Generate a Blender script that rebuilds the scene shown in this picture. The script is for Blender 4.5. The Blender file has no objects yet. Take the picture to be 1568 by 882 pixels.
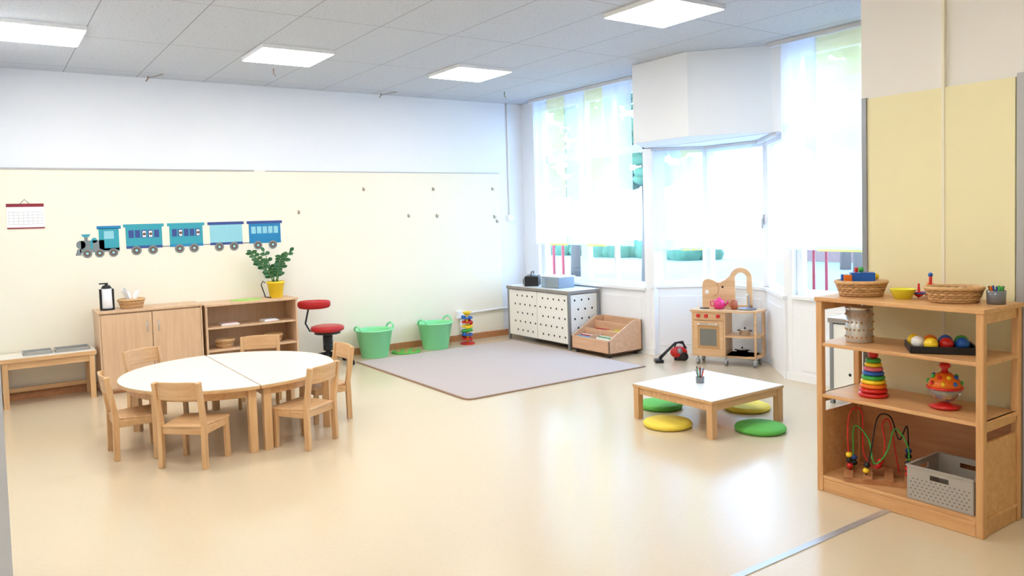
import bpy, bmesh, math, random
from mathutils import Matrix, Vector
random.seed(7)
pi=math.pi
# ------------------------------------------------------------------ materials
def s2l(c):
    c=c/255.0
    return c/12.92 if c<=0.04045 else ((c+0.055)/1.055)**2.4
def rgb(r,g,b): return (s2l(r),s2l(g),s2l(b),1.0)
MATS={}
def nt(name):
    m=bpy.data.materials.new(name); m.use_nodes=True
    n=m.node_tree.nodes; l=m.node_tree.links
    return m,n,l,n["Principled BSDF"]
def plain(name,col,rough=0.5,metal=0.0,var=0.06,scale=8.0,bump=0.0,bscale=60.0,emit=0,coat=0,trans=0,alpha=1):
    if name in MATS: return MATS[name]
    m,n,l,b=nt(name)
    c=rgb(*col)
    tc=n.new("ShaderNodeTexCoord"); nz=n.new("ShaderNodeTexNoise"); nz.inputs["Scale"].default_value=scale
    l.new(tc.outputs["Object"],nz.inputs["Vector"])
    mx=n.new("ShaderNodeMix"); mx.data_type='RGBA'
    mx.inputs[6].default_value=tuple(min(1,x*(1-var)) for x in c[:3])+(1,)
    mx.inputs[7].default_value=tuple(min(1,x*(1+var)) for x in c[:3])+(1,)
    l.new(nz.outputs["Fac"],mx.inputs[0]); l.new(mx.outputs[2],b.inputs["Base Color"])
    b.inputs["Roughness"].default_value=rough; b.inputs["Metallic"].default_value=metal
    if coat: b.inputs["Coat Weight"].default_value=coat
    if trans: b.inputs["Transmission Weight"].default_value=trans
    if alpha<1: b.inputs["Alpha"].default_value=alpha
    if emit:
        b.inputs["Emission Color"].default_value=c; b.inputs["Emission Strength"].default_value=emit
    if bump:
        n2=n.new("ShaderNodeTexNoise"); n2.inputs["Scale"].default_value=bscale
        l.new(tc.outputs["Object"],n2.inputs["Vector"])
        bp=n.new("ShaderNodeBump"); bp.inputs["Strength"].default_value=bump; bp.inputs["Distance"].default_value=0.004
        l.new(n2.outputs["Fac"],bp.inputs["Height"]); l.new(bp.outputs["Normal"],b.inputs["Normal"])
    MATS[name]=m; return m
def wood(name,c1,c2,rough=0.38,axis='X',sc=1.0):
    if name in MATS: return MATS[name]
    m,n,l,b=nt(name)
    tc=n.new("ShaderNodeTexCoord"); mp=n.new("ShaderNodeMapping")
    s={'X':(1.2,14,14),'Y':(14,1.2,14),'Z':(14,14,1.2)}[axis]
    mp.inputs["Scale"].default_value=tuple(v*sc for v in s)
    l.new(tc.outputs["Object"],mp.inputs["Vector"])
    nz=n.new("ShaderNodeTexNoise"); nz.inputs["Scale"].default_value=2.2; nz.inputs["Detail"].default_value=6; nz.inputs["Distortion"].default_value=0.6
    l.new(mp.outputs["Vector"],nz.inputs["Vector"])
    cr=n.new("ShaderNodeValToRGB"); cr.color_ramp.elements[0].position=.3; cr.color_ramp.elements[1].position=.7
    cr.color_ramp.elements[0].color=rgb(*c1); cr.color_ramp.elements[1].color=rgb(*c2)
    l.new(nz.outputs["Fac"],cr.inputs["Fac"]); l.new(cr.outputs["Color"],b.inputs["Base Color"])
    b.inputs["Roughness"].default_value=rough
    MATS[name]=m; return m
WOOD=wood("beech_wood",(204,158,108),(222,182,134),.38,'X')
WOODV=wood("beech_wood_vertical",(204,158,108),(222,182,134),.38,'Z')
WOODC=wood("beech_cabinet",(208,172,136),(222,188,152),.4,'Z',.8)
WOODD=wood("plywood_brown",(176,118,76),(194,138,94),.45,'Y')
WOODO=wood("shelf_beech",(204,150,98),(224,176,122),.35,'Y')
WOODOV=wood("shelf_beech_vertical",(204,150,98),(224,176,122),.35,'Z')
WHITE=plain("white_paint",(246,247,249),.5,var=.01)
LAM=plain("cream_laminate",(240,235,222),.3,var=.01)
LAMW=plain("white_laminate",(238,238,236),.25,var=.01)
GREYM=plain("grey_metal",(150,152,156),.4,.6)
CHROME=plain("chrome",(210,212,215),.15,1.0)
BLACK=plain("black_plastic",(22,22,26),.4)
DARK=plain("dark_hole",(38,36,36),.9)
RED=plain("red_leather",(180,26,32),.35)
REDP=plain("red_plastic",(208,34,30),.3)
GREENT=plain("mint_tub_plastic",(142,230,168),.4,var=.03)
GREENC=plain("green_fabric",(96,184,78),.7,bump=.2)
YELC=plain("yellow_fabric",(240,216,80),.7,bump=.2)
YEL=plain("yellow_plastic",(246,208,40),.35)
BLUE=plain("blue_plastic",(30,96,190),.35)
ORANGE=plain("orange_plastic",(240,120,30),.35)
GREENP=plain("green_plastic",(60,170,70),.35)
PURPLE=plain("purple_plastic",(120,60,150),.35)
PINK=plain("pink_enamel",(222,50,120),.25)
WICK=plain("wicker",(212,172,122),.6,var=.25,scale=60)
WICKD=plain("wicker_dark",(190,146,98),.6,var=.25,scale=60)
GREYB=plain("grey_basket_plastic",(170,163,154),.5)
PAPER=plain("paper_white",(248,248,248),.7,var=.01)
LEAF=plain("leaf_green",(46,100,50),.4,var=.3,scale=20)
STEM=plain("stem_green",(80,120,60),.5)
SOIL=plain("soil",(70,50,36),.9)
LIME=plain("lime_mat",(176,220,120),.6)
# ------------------------------------------------------------------ builder
class B:
    def __init__(s): s.v=[];s.f=[];s.m=[];s.sm=[];s.mats=[]
    def mi(s,m):
        if m not in s.mats: s.mats.append(m)
        return s.mats.index(m)
    def add(s,vs,fs,mat,smooth=False,M=None):
        o=len(s.v)
        for p in vs:
            p=Vector(p)
            if M is not None: p=M@p
            s.v.append(p)
        k=s.mi(mat)
        for f in fs: s.f.append([i+o for i in f]); s.m.append(k); s.sm.append(smooth)
    def box(s,x0,x1,y0,y1,z0,z1,mat,M=None):
        vs=[(x,y,z) for x in (x0,x1) for y in (y0,y1) for z in (z0,z1)]
        fs=[(0,1,3,2),(4,6,7,5),(0,4,5,1),(2,3,7,6),(0,2,6,4),(1,5,7,3)]
        s.add(vs,fs,mat,False,M)
    def beam(s,p,q,w,d,mat,up=(0,0,1)):
        p=Vector(p);q=Vector(q);z=(q-p); L=z.length; z.normalize()
        u=Vector(up)
        if abs(z.dot(u))>.98: u=Vector((0,1,0))
        x=u.cross(z).normalized(); y=z.cross(x)
        M=Matrix((x,y,z)).transposed().to_4x4(); M.translation=p
        s.box(-w/2,w/2,-d/2,d/2,0,L,mat,M)
    def lathe(s,prof,mat,c=(0,0,0),seg=28,smooth=True,M=None,sx=1,sy=1):
        vs=[];fs=[];n=len(prof)
        for i in range(seg):
            a=2*pi*i/seg
            for r,z in prof: vs.append((c[0]+r*math.cos(a)*sx,c[1]+r*math.sin(a)*sy,c[2]+z))
        for i in range(seg):
            j=(i+1)%seg
            for k in range(n-1):
                fs.append((i*n+k,j*n+k,j*n+k+1,i*n+k+1))
        if prof[0][0]>1e-6: fs.append(tuple(i*n for i in range(seg))[::-1])
        if prof[-1][0]>1e-6: fs.append(tuple(i*n+n-1 for i in range(seg)))
        s.add(vs,fs,mat,smooth,M)
    def cyl(s,c,r,h,mat,seg=24,M=None,r2=None,smooth=True):
        r2=r if r2 is None else r2; e=min(r,r2,h/2)*.12
        s.lathe([(0,0),(r-e,0),(r,e),(r2,h-e),(r2-e,h),(0,h)],mat,c,seg,smooth,M)
    def sph(s,c,r,mat,M=None,seg=20,sc=(1,1,1)):
        n=seg//2
        prof=[(math.sin(pi*i/n)*r if 0<i<n else 0,-math.cos(pi*i/n)*r*sc[2]) for i in range(n+1)]
        s.lathe(prof,mat,c,seg,True,M,sc[0],sc[1])
    def torus(s,c,R,r,mat,M=None,seg=28,k=10,sx=1,sy=1,zs=1):
        vs=[];fs=[]
        for i in range(seg):
            a=2*pi*i/seg
            for j in range(k):
                b=2*pi*j/k; rr=R+r*math.cos(b)
                vs.append((c[0]+rr*math.cos(a)*sx,c[1]+rr*math.sin(a)*sy,c[2]+r*math.sin(b)*zs))
        for i in range(seg):
            for j in range(k):
                fs.append((i*k+j,((i+1)%seg)*k+j,((i+1)%seg)*k+(j+1)%k,i*k+(j+1)%k))
        s.add(vs,fs,mat,True,M)
    def tube(s,pts,r,mat,k=8,closed=False,M=None,flat=None):
        P=[Vector(p) for p in pts]; n=len(P); vs=[];fs=[]
        prev=None
        for i in range(n):
            if closed: t=(P[(i+1)%n]-P[i-1])
            else: t=P[min(i+1,n-1)]-P[max(i-1,0)]
            t.normalize()
            if prev is None:
                a=Vector((0,0,1)) if abs(t.z)<.9 else Vector((1,0,0))
                x=t.cross(a).normalized()
            else:
                x=(prev-t*prev.dot(t)).normalized()
            prev=x; y=t.cross(x)
            rr=r[i] if isinstance(r,(list,tuple)) else r
            for j in range(k):
                b=2*pi*j/k; vs.append(P[i]+x*math.cos(b)*rr*(flat or 1)+y*math.sin(b)*rr)
        R=n if closed else n-1
        for i in range(R):
            for j in range(k):
                i2=(i+1)%n
                fs.append((i*k+j,i*k+(j+1)%k,i2*k+(j+1)%k,i2*k+j))
        if not closed:
            fs.append(tuple(range(k))[::-1]); fs.append(tuple((n-1)*k+j for j in range(k)))
        s.add(vs,fs,mat,True,M)
    def prism(s,poly,z0,z1,mat,M=None,smooth=False):
        n=len(poly)
        vs=[(x,y,z0) for x,y in poly]+[(x,y,z1) for x,y in poly]
        fs=[tuple(range(n))[::-1],tuple(range(n,2*n))]+[(i,(i+1)%n,n+(i+1)%n,n+i) for i in range(n)]
        s.add(vs,fs,mat,smooth,M)
    def done(s,name,loc=(0,0,0),rz=0,bevel=0,parent=None,scale=1):
        me=bpy.data.meshes.new(name); me.from_pydata([tuple(v) for v in s.v],[],s.f)
        for m in s.mats: me.materials.append(m)
        for i,p in enumerate(me.polygons): p.material_index=s.m[i]; p.use_smooth=s.sm[i]
        bm=bmesh.new(); bm.from_mesh(me); bmesh.ops.recalc_face_normals(bm,faces=bm.faces); bm.to_mesh(me); bm.free()
        o=bpy.data.objects.new(name,me); bpy.context.scene.collection.objects.link(o)
        o.location=loc; o.rotation_euler=(0,0,rz); o.scale=(scale,)*3
        if bevel:
            md=o.modifiers.new("bevel",'BEVEL'); md.width=bevel; md.segments=2; md.limit_method='ANGLE'; md.angle_limit=math.radians(50)
        if parent: o.parent=parent
        return o
def inst(src,name,loc,rz):
    o=bpy.data.objects.new(name,src.data); bpy.context.scene.collection.objects.link(o)
    o.location=loc;o.rotation_euler=(0,0,rz)
    for md in src.modifiers:
        n=o.modifiers.new(md.name,md.type)
        if md.type=='BEVEL': n.width=md.width;n.segments=md.segments;n.limit_method=md.limit_method;n.angle_limit=md.angle_limit
    return o
def XZ(y=0):  # prism in (x,z) plane extruded along y
    return Matrix(((1,0,0,0),(0,0,1,y),(0,1,0,0),(0,0,0,1)))
def YZ(x=0):  # poly (y,z), extruded along x
    return Matrix(((0,0,1,x),(1,0,0,0),(0,1,0,0),(0,0,0,1)))
# ------------------------------------------------------------------ room shell
H=3.03; XW=6.0; YW=8.4
# floor
m,n,l,b=nt("linoleum_floor")
tc=n.new("ShaderNodeTexCoord")
n1=n.new("ShaderNodeTexNoise"); n1.inputs["Scale"].default_value=.7; n1.inputs["Detail"].default_value=1.5
n2=n.new("ShaderNodeTexNoise"); n2.inputs["Scale"].default_value=45; n2.inputs["Detail"].default_value=2
l.new(tc.outputs["Object"],n1.inputs["Vector"]); l.new(tc.outputs["Object"],n2.inputs["Vector"])
cr=n.new("ShaderNodeMix"); cr.data_type='RGBA'
cr.inputs[6].default_value=rgb(212,194,164); cr.inputs[7].default_value=rgb(218,201,173)
l.new(n2.outputs["Fac"],cr.inputs[0]); l.new(cr.outputs[2],b.inputs["Base Color"])
mr=n.new("ShaderNodeMapRange"); mr.inputs["To Min"].default_value=.15; mr.inputs["To Max"].default_value=.24
l.new(n1.outputs["Fac"],mr.inputs["Value"]); l.new(mr.outputs["Result"],b.inputs["Roughness"])
b.inputs["Specular IOR Level"].default_value=1.0
FLOOR=m
f=B(); f.box(-2.6,7.0,-2.2,8.6,-.1,0,FLOOR); f.done("floor")
# ceiling with tile joints
m,n,l,b=nt("perforated_ceiling_tiles")
tc=n.new("ShaderNodeTexCoord"); sp=n.new("ShaderNodeSeparateXYZ"); l.new(tc.outputs["Object"],sp.inputs[0])
def joint(out,size,off,w):
    a=n.new("ShaderNodeMath"); a.operation='ADD'; a.inputs[1].default_value=off; l.new(out,a.inputs[0])
    d=n.new("ShaderNodeMath"); d.operation='DIVIDE'; d.inputs[1].default_value=size; l.new(a.outputs[0],d.inputs[0])
    fr=n.new("ShaderNodeMath"); fr.operation='FRACT'; l.new(d.outputs[0],fr.inputs[0])
    lt=n.new("ShaderNodeMath"); lt.operation='LESS_THAN'; lt.inputs[1].default_value=w/size; l.new(fr.outputs[0],lt.inputs[0])
    return lt.outputs[0]
jx=joint(sp.outputs[0],.625,10-1.99+.01,.007); jy=joint(sp.outputs[1],1.33,10-6.4+.26,.007)
mxm=n.new("ShaderNodeMath"); mxm.operation='MAXIMUM'; l.new(jx,mxm.inputs[0]); l.new(jy,mxm.inputs[1])
vo=n.new("ShaderNodeTexVoronoi"); vo.inputs["Scale"].default_value=45; l.new(tc.outputs["Object"],vo.inputs["Vector"])
vr=n.new("ShaderNodeMapRange"); vr.inputs["From Min"].default_value=.1; vr.inputs["From Max"].default_value=.35; vr.inputs["To Min"].default_value=.0; vr.inputs["To Max"].default_value=1
l.new(vo.outputs["Distance"],vr.inputs["Value"])
m1=n.new("ShaderNodeMix"); m1.data_type='RGBA'; m1.inputs[6].default_value=rgb(170,175,183); m1.inputs[7].default_value=rgb(194,199,207); l.new(vr.outputs["Result"],m1.inputs[0])
m2=n.new("ShaderNodeMix"); m2.data_type='RGBA'; m2.inputs[7].default_value=rgb(132,134,140); l.new(mxm.outputs[0],m2.inputs[0]); l.new(m1.outputs[2],m2.inputs[6])
l.new(m2.outputs[2],b.inputs["Base Color"]); b.inputs["Roughness"].default_value=.7
f=B(); f.box(-2.6,6.25,-2.2,8.6,H,H+.1,m); f.done("ceiling")
WALLW=plain("wall_white_paint",(238,242,248),.7,var=.008,bump=.15,bscale=180)
WALLC=plain("wall_cream_panel",(245,239,221),.6,var=.01,bump=.1,bscale=180)
WALLY=plain("wall_yellow_panel",(240,231,188),.6,var=.01)
TRIMG=plain("trim_grey",(180,180,182),.4,.3)
f=B(); f.box(-.15,6.25,YW,YW+.15,0,H,WALLW)
f.box(-.0,5.62,YW-.012,YW,.0,2.12,WALLC); f.done("wall_back")
f=B()
f.box(0,2.46,YW-.022,YW-.012,2.115,2.13,TRIMG); f.box(2.58,5.62,YW-.018,YW-.012,2.115,2.124,TRIMG); f.done("trim_1")
f=B(); f.box(0.0,5.98,YW-.03,YW-.012,0,.075,WOODD); f.done("baseboard_back")
f=B(); f.box(-.14,0.03,4.11,YW,0,H,WALLW); f.done("wall_left")
f=B(); f.box(-.16,0.045,4.07,4.11,0,H,plain("jamb_grey",(186,192,208),.4)); f.box(-.12,0.05,4.05,4.075,0,H,plain("jamb_light",(206,212,226),.4)); f.done("trim_2")
f=B(); f.box(-2.6,-.16,4.11,4.26,0,H,WALLC); f.done("wall_left_return")
f=B(); f.box(-2.75,-2.6,-2.2,4.26,0,H,WALLC); f.done("wall_far_left")
f=B(); f.box(-2.75,6.25,-2.35,-2.2,0,H,WALLC); f.done("wall_rear")
def winwall():
    f=B()
    X0,X1=XW,XW+.2
    def seg(y0,y1,z0,z1,x0=X0,x1=X1,mat=WHITE): f.box(x0,x1,y0,y1,z0,z1,mat)
    seg(8.08,YW,0,H,mat=WALLW)
    seg(6.14,8.08,0,.70); seg(6.14,8.08,2.96,H)
    seg(6.0,6.14,0,H)
    seg(4.27,4.36,0,H)
    seg(2.9,4.27,0,.74); seg(2.9,4.27,2.96,H)
    seg(-2.2,2.9,0,H,mat=WALLW)
    seg(4.36,6.0,2.30,H,mat=WALLW)
    seg(3.2,4.18,.1,.66,X0-.008,X0)
    seg(6.2,8.0,.12,.62,X0-.008,X0)
    return f.done("wall_window",bevel=.004)
winwall()
f=B(); f.box(XW-.04,XW+.04,6.12,8.08,.70,.735,WHITE); f.box(XW-.04,XW+.04,2.9,4.27,.74,.77,WHITE); f.done("trim_3",bevel=.004)
f=B(); f.box(XW-.012,XW,2.9,4.36,0,.07,WHITE); f.box(XW-.012,XW,6.0,8.4,0,.07,WHITE); f.done("baseboard_window")
GLASS=bpy.data.materials.new("window_glass"); GLASS.use_nodes=True
n=GLASS.node_tree.nodes; l=GLASS.node_tree.links; n.clear()
o=n.new("ShaderNodeOutputMaterial"); mx=n.new("ShaderNodeMixShader"); tr=n.new("ShaderNodeBsdfTransparent"); gl=n.new("ShaderNodeBsdfGlossy"); gl.inputs["Roughness"].default_value=.02
tr.inputs["Color"].default_value=(.92,.97,1,1)
mx.inputs[0].default_value=.05
l.new(tr.outputs[0],mx.inputs[1]); l.new(gl.outputs[0],mx.inputs[2]); l.new(mx.outputs[0],o.inputs[0])
def window(name,p,q,z0,z1,mull,trans,fw=.06,handle=None):
    p=Vector((p[0],p[1],0)); q=Vector((q[0],q[1],0)); d=q-p; L=d.length; d.normalize()
    nrm=Vector((-d.y,d.x,0))
    M=Matrix((d,nrm,Vector((0,0,1)))).transposed().to_4x4(); M.translation=p
    f=B()
    f.box(0,fw,-.035,.035,z0,z1,WHITE,M); f.box(L-fw,L,-.035,.035,z0,z1,WHITE,M)
    f.box(fw,L-fw,-.035,.035,z0,z0+fw,WHITE,M); f.box(fw,L-fw,-.035,.035,z1-fw,z1,WHITE,M)
    for a,w in mull: f.box(a*L-w/2,a*L+w/2,-.035,.035,z0+fw,z1-fw,WHITE,M)
    for t in trans: f.box(fw,L-fw,-.04,.04,t-.04,t+.04,WHITE,M)
    f.box(fw,L-fw,-.004,.004,z0+fw,z1-fw,GLASS,M)
    if handle:
        a=handle*L; f.box(a-.012,a+.012,-.045,-.035,1.40,1.50,TRIMG,M); f.box(a-.008,a+.008,-.065,-.05,1.36,1.46,TRIMG,M); f.box(a-.008,a+.008,-.06,-.04,1.44,1.46,TRIMG,M)
    f.done(name,bevel=.003)
window("window_1",(6.1,8.08),(6.1,6.14),.72,2.96,[(.44,.14),(.72,.03)],[2.27])
window("window_2",(6.1,4.27),(6.1,2.9),.76,2.96,[(.5,.1)],[2.22])
bay=[(6.03,6.08),(6.55,5.71),(6.58,4.93),(6.03,4.32)]
window("window_3",bay[0],bay[1],.75,2.25,[],[])
window("window_4",bay[1],bay[2],.75,2.25,[],[],handle=.93)
window("window_5",bay[2],bay[3],.75,2.25,[],[])
for i,(a,c) in enumerate(zip(bay[:-1],bay[1:])):
    f=B()
    p=Vector((*a,0));q=Vector((*c,0));d=(q-p);L=d.length;d.normalize();nr=Vector((-d.y,d.x,0))
    M=Matrix((d,nr,Vector((0,0,1)))).transposed().to_4x4(); M.translation=p
    f.box(-.02,L+.02,-.05,.09,0,.75,WHITE,M); f.box(.08,L-.08,-.058,-.05,.1,.64,WHITE,M)
    f.box(-.02,L+.02,-.07,.05,.73,.765,WHITE,M)
    f.done("wall_bay_"+["left","middle","right"][i],bevel=.004)
f=B(); f.prism([(6.0,6.14),(6.66,5.78),(6.68,4.86),(6.0,4.25)],2.246,2.32,WALLW); f.done("ceiling_bay")
f=B(); f.prism([(5.47,5.72),(5.47,4.99),(5.97,4.44),(5.999,4.36),(5.999,6.1),(5.9,6.02)],2.25,H,WALLW); f.done("wall_bulkhead",bevel=.004)
RAIL=plain("rail_white",(214,216,220),.4)
f=B(); f.box(5.86,5.93,6.14,8.05,2.992,3.028,RAIL); f.done("curtain_rail")
f=B(); f.box(5.86,5.93,2.9,4.4,2.992,3.028,RAIL); f.done("curtain_rail.001")
f=B()
rb=[(5.99,6.0),(6.45,5.66),(6.47,4.98),(6.0,4.44)]
for a,c in zip(rb[:-1],rb[1:]): f.beam((*a,2.228),(*c,2.228),.03,.03,RAIL)
f.done("curtain_rail.002")
def sheer(name,col,tf):
    m=bpy.data.materials.new(name); m.use_nodes=True; n=m.node_tree.nodes; l=m.node_tree.links; n.clear()
    o=n.new("ShaderNodeOutputMaterial"); mx=n.new("ShaderNodeMixShader"); tr=n.new("ShaderNodeBsdfTransparent")
    tl=n.new("ShaderNodeBsdfTranslucent"); df=n.new("ShaderNodeBsdfDiffuse"); m2=n.new("ShaderNodeMixShader")
    tl.inputs[0].default_value=rgb(*col); df.inputs[0].default_value=rgb(*col); m2.inputs[0].default_value=.4
    wv=n.new("ShaderNodeTexNoise"); tc=n.new("ShaderNodeTexCoord"); wv.inputs["Scale"].default_value=3; l.new(tc.outputs["Object"],wv.inputs["Vector"])
    mr=n.new("ShaderNodeMapRange"); mr.inputs["To Min"].default_value=tf-.08; mr.inputs["To Max"].default_value=tf+.08; l.new(wv.outputs["Fac"],mr.inputs["Value"])
    l.new(tl.outputs[0],m2.inputs[1]); l.new(df.outputs[0],m2.inputs[2]); l.new(mr.outputs["Result"],mx.inputs[0])
    l.new(tr.outputs[0],mx.inputs[1]); l.new(m2.outputs[0],mx.inputs[2]); l.new(mx.outputs[0],o.inputs[0]); return m
SHW=sheer("sheer_white",(244,249,255),.78); SHY=sheer("sheer_yellow",(248,238,180),.8)
def curtain(p,q,z0,z1,mat,amp=.004):
    f=B(); p=Vector((*p,0));q=Vector((*q,0));d=q-p;L=d.length;d.normalize();nr=Vector((-d.y,d.x,0))
    N=24; vs=[];fs=[]
    for k,z in enumerate((z0,z0+.6,z1)):
        for i in range(N+1):
            a=i/N; vs.append(p+d*L*a+nr*amp*math.sin(a*L*38+k*.3)+Vector((0,0,z)))
    for k in range(2):
        for i in range(N): fs.append((k*(N+1)+i,k*(N+1)+i+1,(k+1)*(N+1)+i+1,(k+1)*(N+1)+i))
    f.add(vs,fs,mat,True)
    f.beam(p+Vector((0,0,z0+.012)),q+Vector((0,0,z0+.012)),.006,.022,mat)
    f.done("curtain")
zc=2.99
curtain((5.88,7.97),(5.88,7.70),1.19,zc,SHW); curtain((5.895,7.70),(5.895,7.35),1.18,zc,SHY)
curtain((5.88,7.32),(5.88,6.97),1.19,zc,SHW); curtain((5.895,6.98),(5.895,6.64),1.18,zc,SHY); curtain((5.88,6.64),(5.88,6.17),1.19,zc,SHW)
curtain((5.88,4.28),(5.88,3.93),1.19,zc,SHW); curtain((5.895,3.95),(5.895,3.4),1.18,zc,SHY); curtain((5.87,3.93),(5.87,3.4),1.2,2.62,SHW)
def lerp(a,b,t): return (a[0]+(b[0]-a[0])*t,a[1]+(b[1]-a[1])*t)
curtain(lerp(rb[0],rb[1],.06),lerp(rb[0],rb[1],.56),1.14,2.21,SHW); curtain(lerp(rb[0],rb[1],.54),lerp(rb[0],rb[1],.93),1.13,2.21,SHY); curtain(lerp(rb[0],rb[1],.50),lerp(rb[0],rb[1],.9),1.14,2.12,SHW)
curtain(lerp(rb[1],rb[2],.04),lerp(rb[1],rb[2],.9),1.14,2.21,SHW)
# pier with yellow panel
f=B(); f.box(4.17,4.6,-2.2,2.50,0,H,plain("pier_paint",(238,235,230),.7,var=.01,bump=.15,bscale=180))
f.box(4.15,4.17,1.70,2.46,0,2.155,WALLY)
f.box(4.15,4.17,0.2,1.64,0,2.155,WALLY)
f.done("wall_pier")
f=B(); f.box(4.14,4.18,2.455,2.485,0,2.16,GREYM); f.box(4.14,4.175,1.655,1.69,0,2.17,TRIMG)
f.box(4.145,4.172,2.03,2.045,0,H,plain("conduit_cream",(238,232,210),.5)); f.done("trim_4",bevel=.003)
STRIP=plain("brushed_threshold",(206,210,216),.35,.7)
f=B(); f.box(2.35,3.73,2.095,2.13,0,.004,STRIP); f.done("trim_5")
f=B(); f.box(1.4,2.35,2.095,2.13,0,.004,STRIP); f.done("trim_6")
def portal(loc,rot,sx,sy):
    L=bpy.data.lights.new("window_portal",'AREA'); L.shape='RECTANGLE'; L.size=sx; L.size_y=sy
    L.cycles.is_portal=True
    o=bpy.data.objects.new("window_portal",L); bpy.context.scene.collection.objects.link(o); o.location=loc; o.rotation_euler=rot
portal((6.22,7.1,1.85),(0,pi/2,0),2.3,2.0)
portal((6.22,3.58,1.85),(0,pi/2,0),2.3,1.5)
portal((6.8,5.2,1.5),(0,pi/2,0),1.6,1.9)
# ------------------------------------------------------------------ ceiling lights
EM=bpy.data.materials.new("lamp_diffuser"); EM.use_nodes=True; bb=EM.node_tree.nodes["Principled BSDF"]
bb.inputs["Base Color"].default_value=(.9,.9,.9,1); bb.inputs["Emission Color"].default_value=(1,.955,.89,1); bb.inputs["Emission Strength"].default_value=16.5
f=B(); f.box(-.31,.31,-.31,.31,-.03,0,WHITE); f.box(-.3,.3,-.3,.3,-.034,-.03,EM); 
first=None
for X,Y in [(.42,6.75),(2.31,6.72),(4.18,6.72),(4.2,4.05),(2.31,4.05),(.42,4.05),(-1.5,1.4),(.42,1.4),(2.31,1.4)]:
    if first is None: first=f.done("ceiling_light_panel",(X,Y,H))
    else: inst(first,"ceiling_light_panel",(X,Y,H),0)
# ------------------------------------------------------------------ round table
def half(s):
    f=B(); R=.77; N=30
    def arc(r,a0=pi/2,a1=3*pi/2,off=.004):
        return [(min(r*math.cos(a0+(a1-a0)*i/N),-off),r*math.sin(a0+(a1-a0)*i/N)) for i in range(N+1)]
    f.prism(arc(R),.435,.455,WOOD); f.prism(arc(R-.004),.455,.462,LAM)
    outer=arc(R-.07,off=.03); inner=arc(R-.095,off=.055)
    for i in range(N):
        f.prism([outer[i],outer[i+1],inner[i+1],inner[i]],.375,.435,WOOD)
    f.box(-.055,-.03,-(R-.09),R-.09,.375,.435,WOOD)
    for x,y in [(-.05,-R+.055),(-.05,R-.055),(-.59,-.42),(-.59,.42)]:
        a=0 if x>-.1 else math.atan2(y,x)
        M=Matrix.Translation((x,y,0))@Matrix.Rotation(a,4,'Z')
        f.box(-.027,.027,-.027,.027,0,.435,WOODV,M)
    return f.done("half_round_table",(1.52,6.01,0),0 if s<0 else pi,bevel=.005)
half(-1); half(1)
# ------------------------------------------------------------------ chair
def chair():
    f=B(); W=.33; D=.27; sz=.28
    for sx in (-1,1):
        x=sx*(W/2-.014)
        f.beam((x,-.005,0),(x,0.0,.30),.03,.04,WOODV,up=(0,1,0)); f.beam((x,0,.29),(x,-.045,.565),.028,.038,WOODV,up=(0,1,0))
        f.beam((x,D,0),(x,D-.01,sz-.012),.03,.036,WOODV,up=(0,1,0))
        f.box(x-.009,x+.009,.0,D,sz-.06,sz-.015,WOOD)
    f.box(-W/2+.02,W/2-.02,-.006,.012,sz-.06,sz-.015,WOOD); f.box(-W/2+.02,W/2-.02,D-.012,D+.006,sz-.06,sz-.015,WOOD)
    N=6; poly=[]
    def corner(cx,cy,r,a0):
        return [(cx+r*math.cos(a0+pi/2*i/N),cy+r*math.sin(a0+pi/2*i/N)) for i in range(N+1)]
    poly+=corner(W/2-.03,D,.035,0)+corner(-W/2+.03,D,.035,pi/2)+[(-W/2+.03,-.012),(W/2-.03,-.012)]
    f.prism(poly,sz-.015,sz,WOOD)
    n=10; vs=[];fs=[]
    for i in range(n+1):
        a=i/n*2-1; x=a*(W/2-.004); dy=-.030*(1-a*a)
        for (z,y) in ((.45,-.022),(.57,-.040)):
            zz=z-(.012*(abs(a)**6) if z>.5 else -.012*(abs(a)**6))
            vs.append((x,y+dy-.006+.014,zz)); vs.append((x,y+dy-.006,zz))
    for i in range(n):
        o=i*4;p=o+4
        fs+=[(o,o+2,p+2,p),(o+1,p+1,p+3,o+3),(o,p,p+1,o+1),(o+2,o+3,p+3,p+2)]
    fs+=[(0,1,3,2),(n*4,n*4+2,n*4+3,n*4+1)]
    f.add(vs,fs,WOOD,False)
    return f
CH=[((1.01,5.23),(.69,.72)),((1.90,5.16),(-.53,.85)),((.69,5.85),(1,0)),((1.06,6.80),(.45,-.89)),((1.98,6.80),(-.37,-.93)),((2.33,5.86),(-1,-.02))]
c0=None
for (x,y),(fx,fy) in CH:
    r=-math.atan2(fx,fy)
    if c0 is None: c0=chair().done("childs_wooden_chair",(x,y,0),r,bevel=.004)
    else: inst(c0,"childs_wooden_chair",(x,y,0),r)
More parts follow.
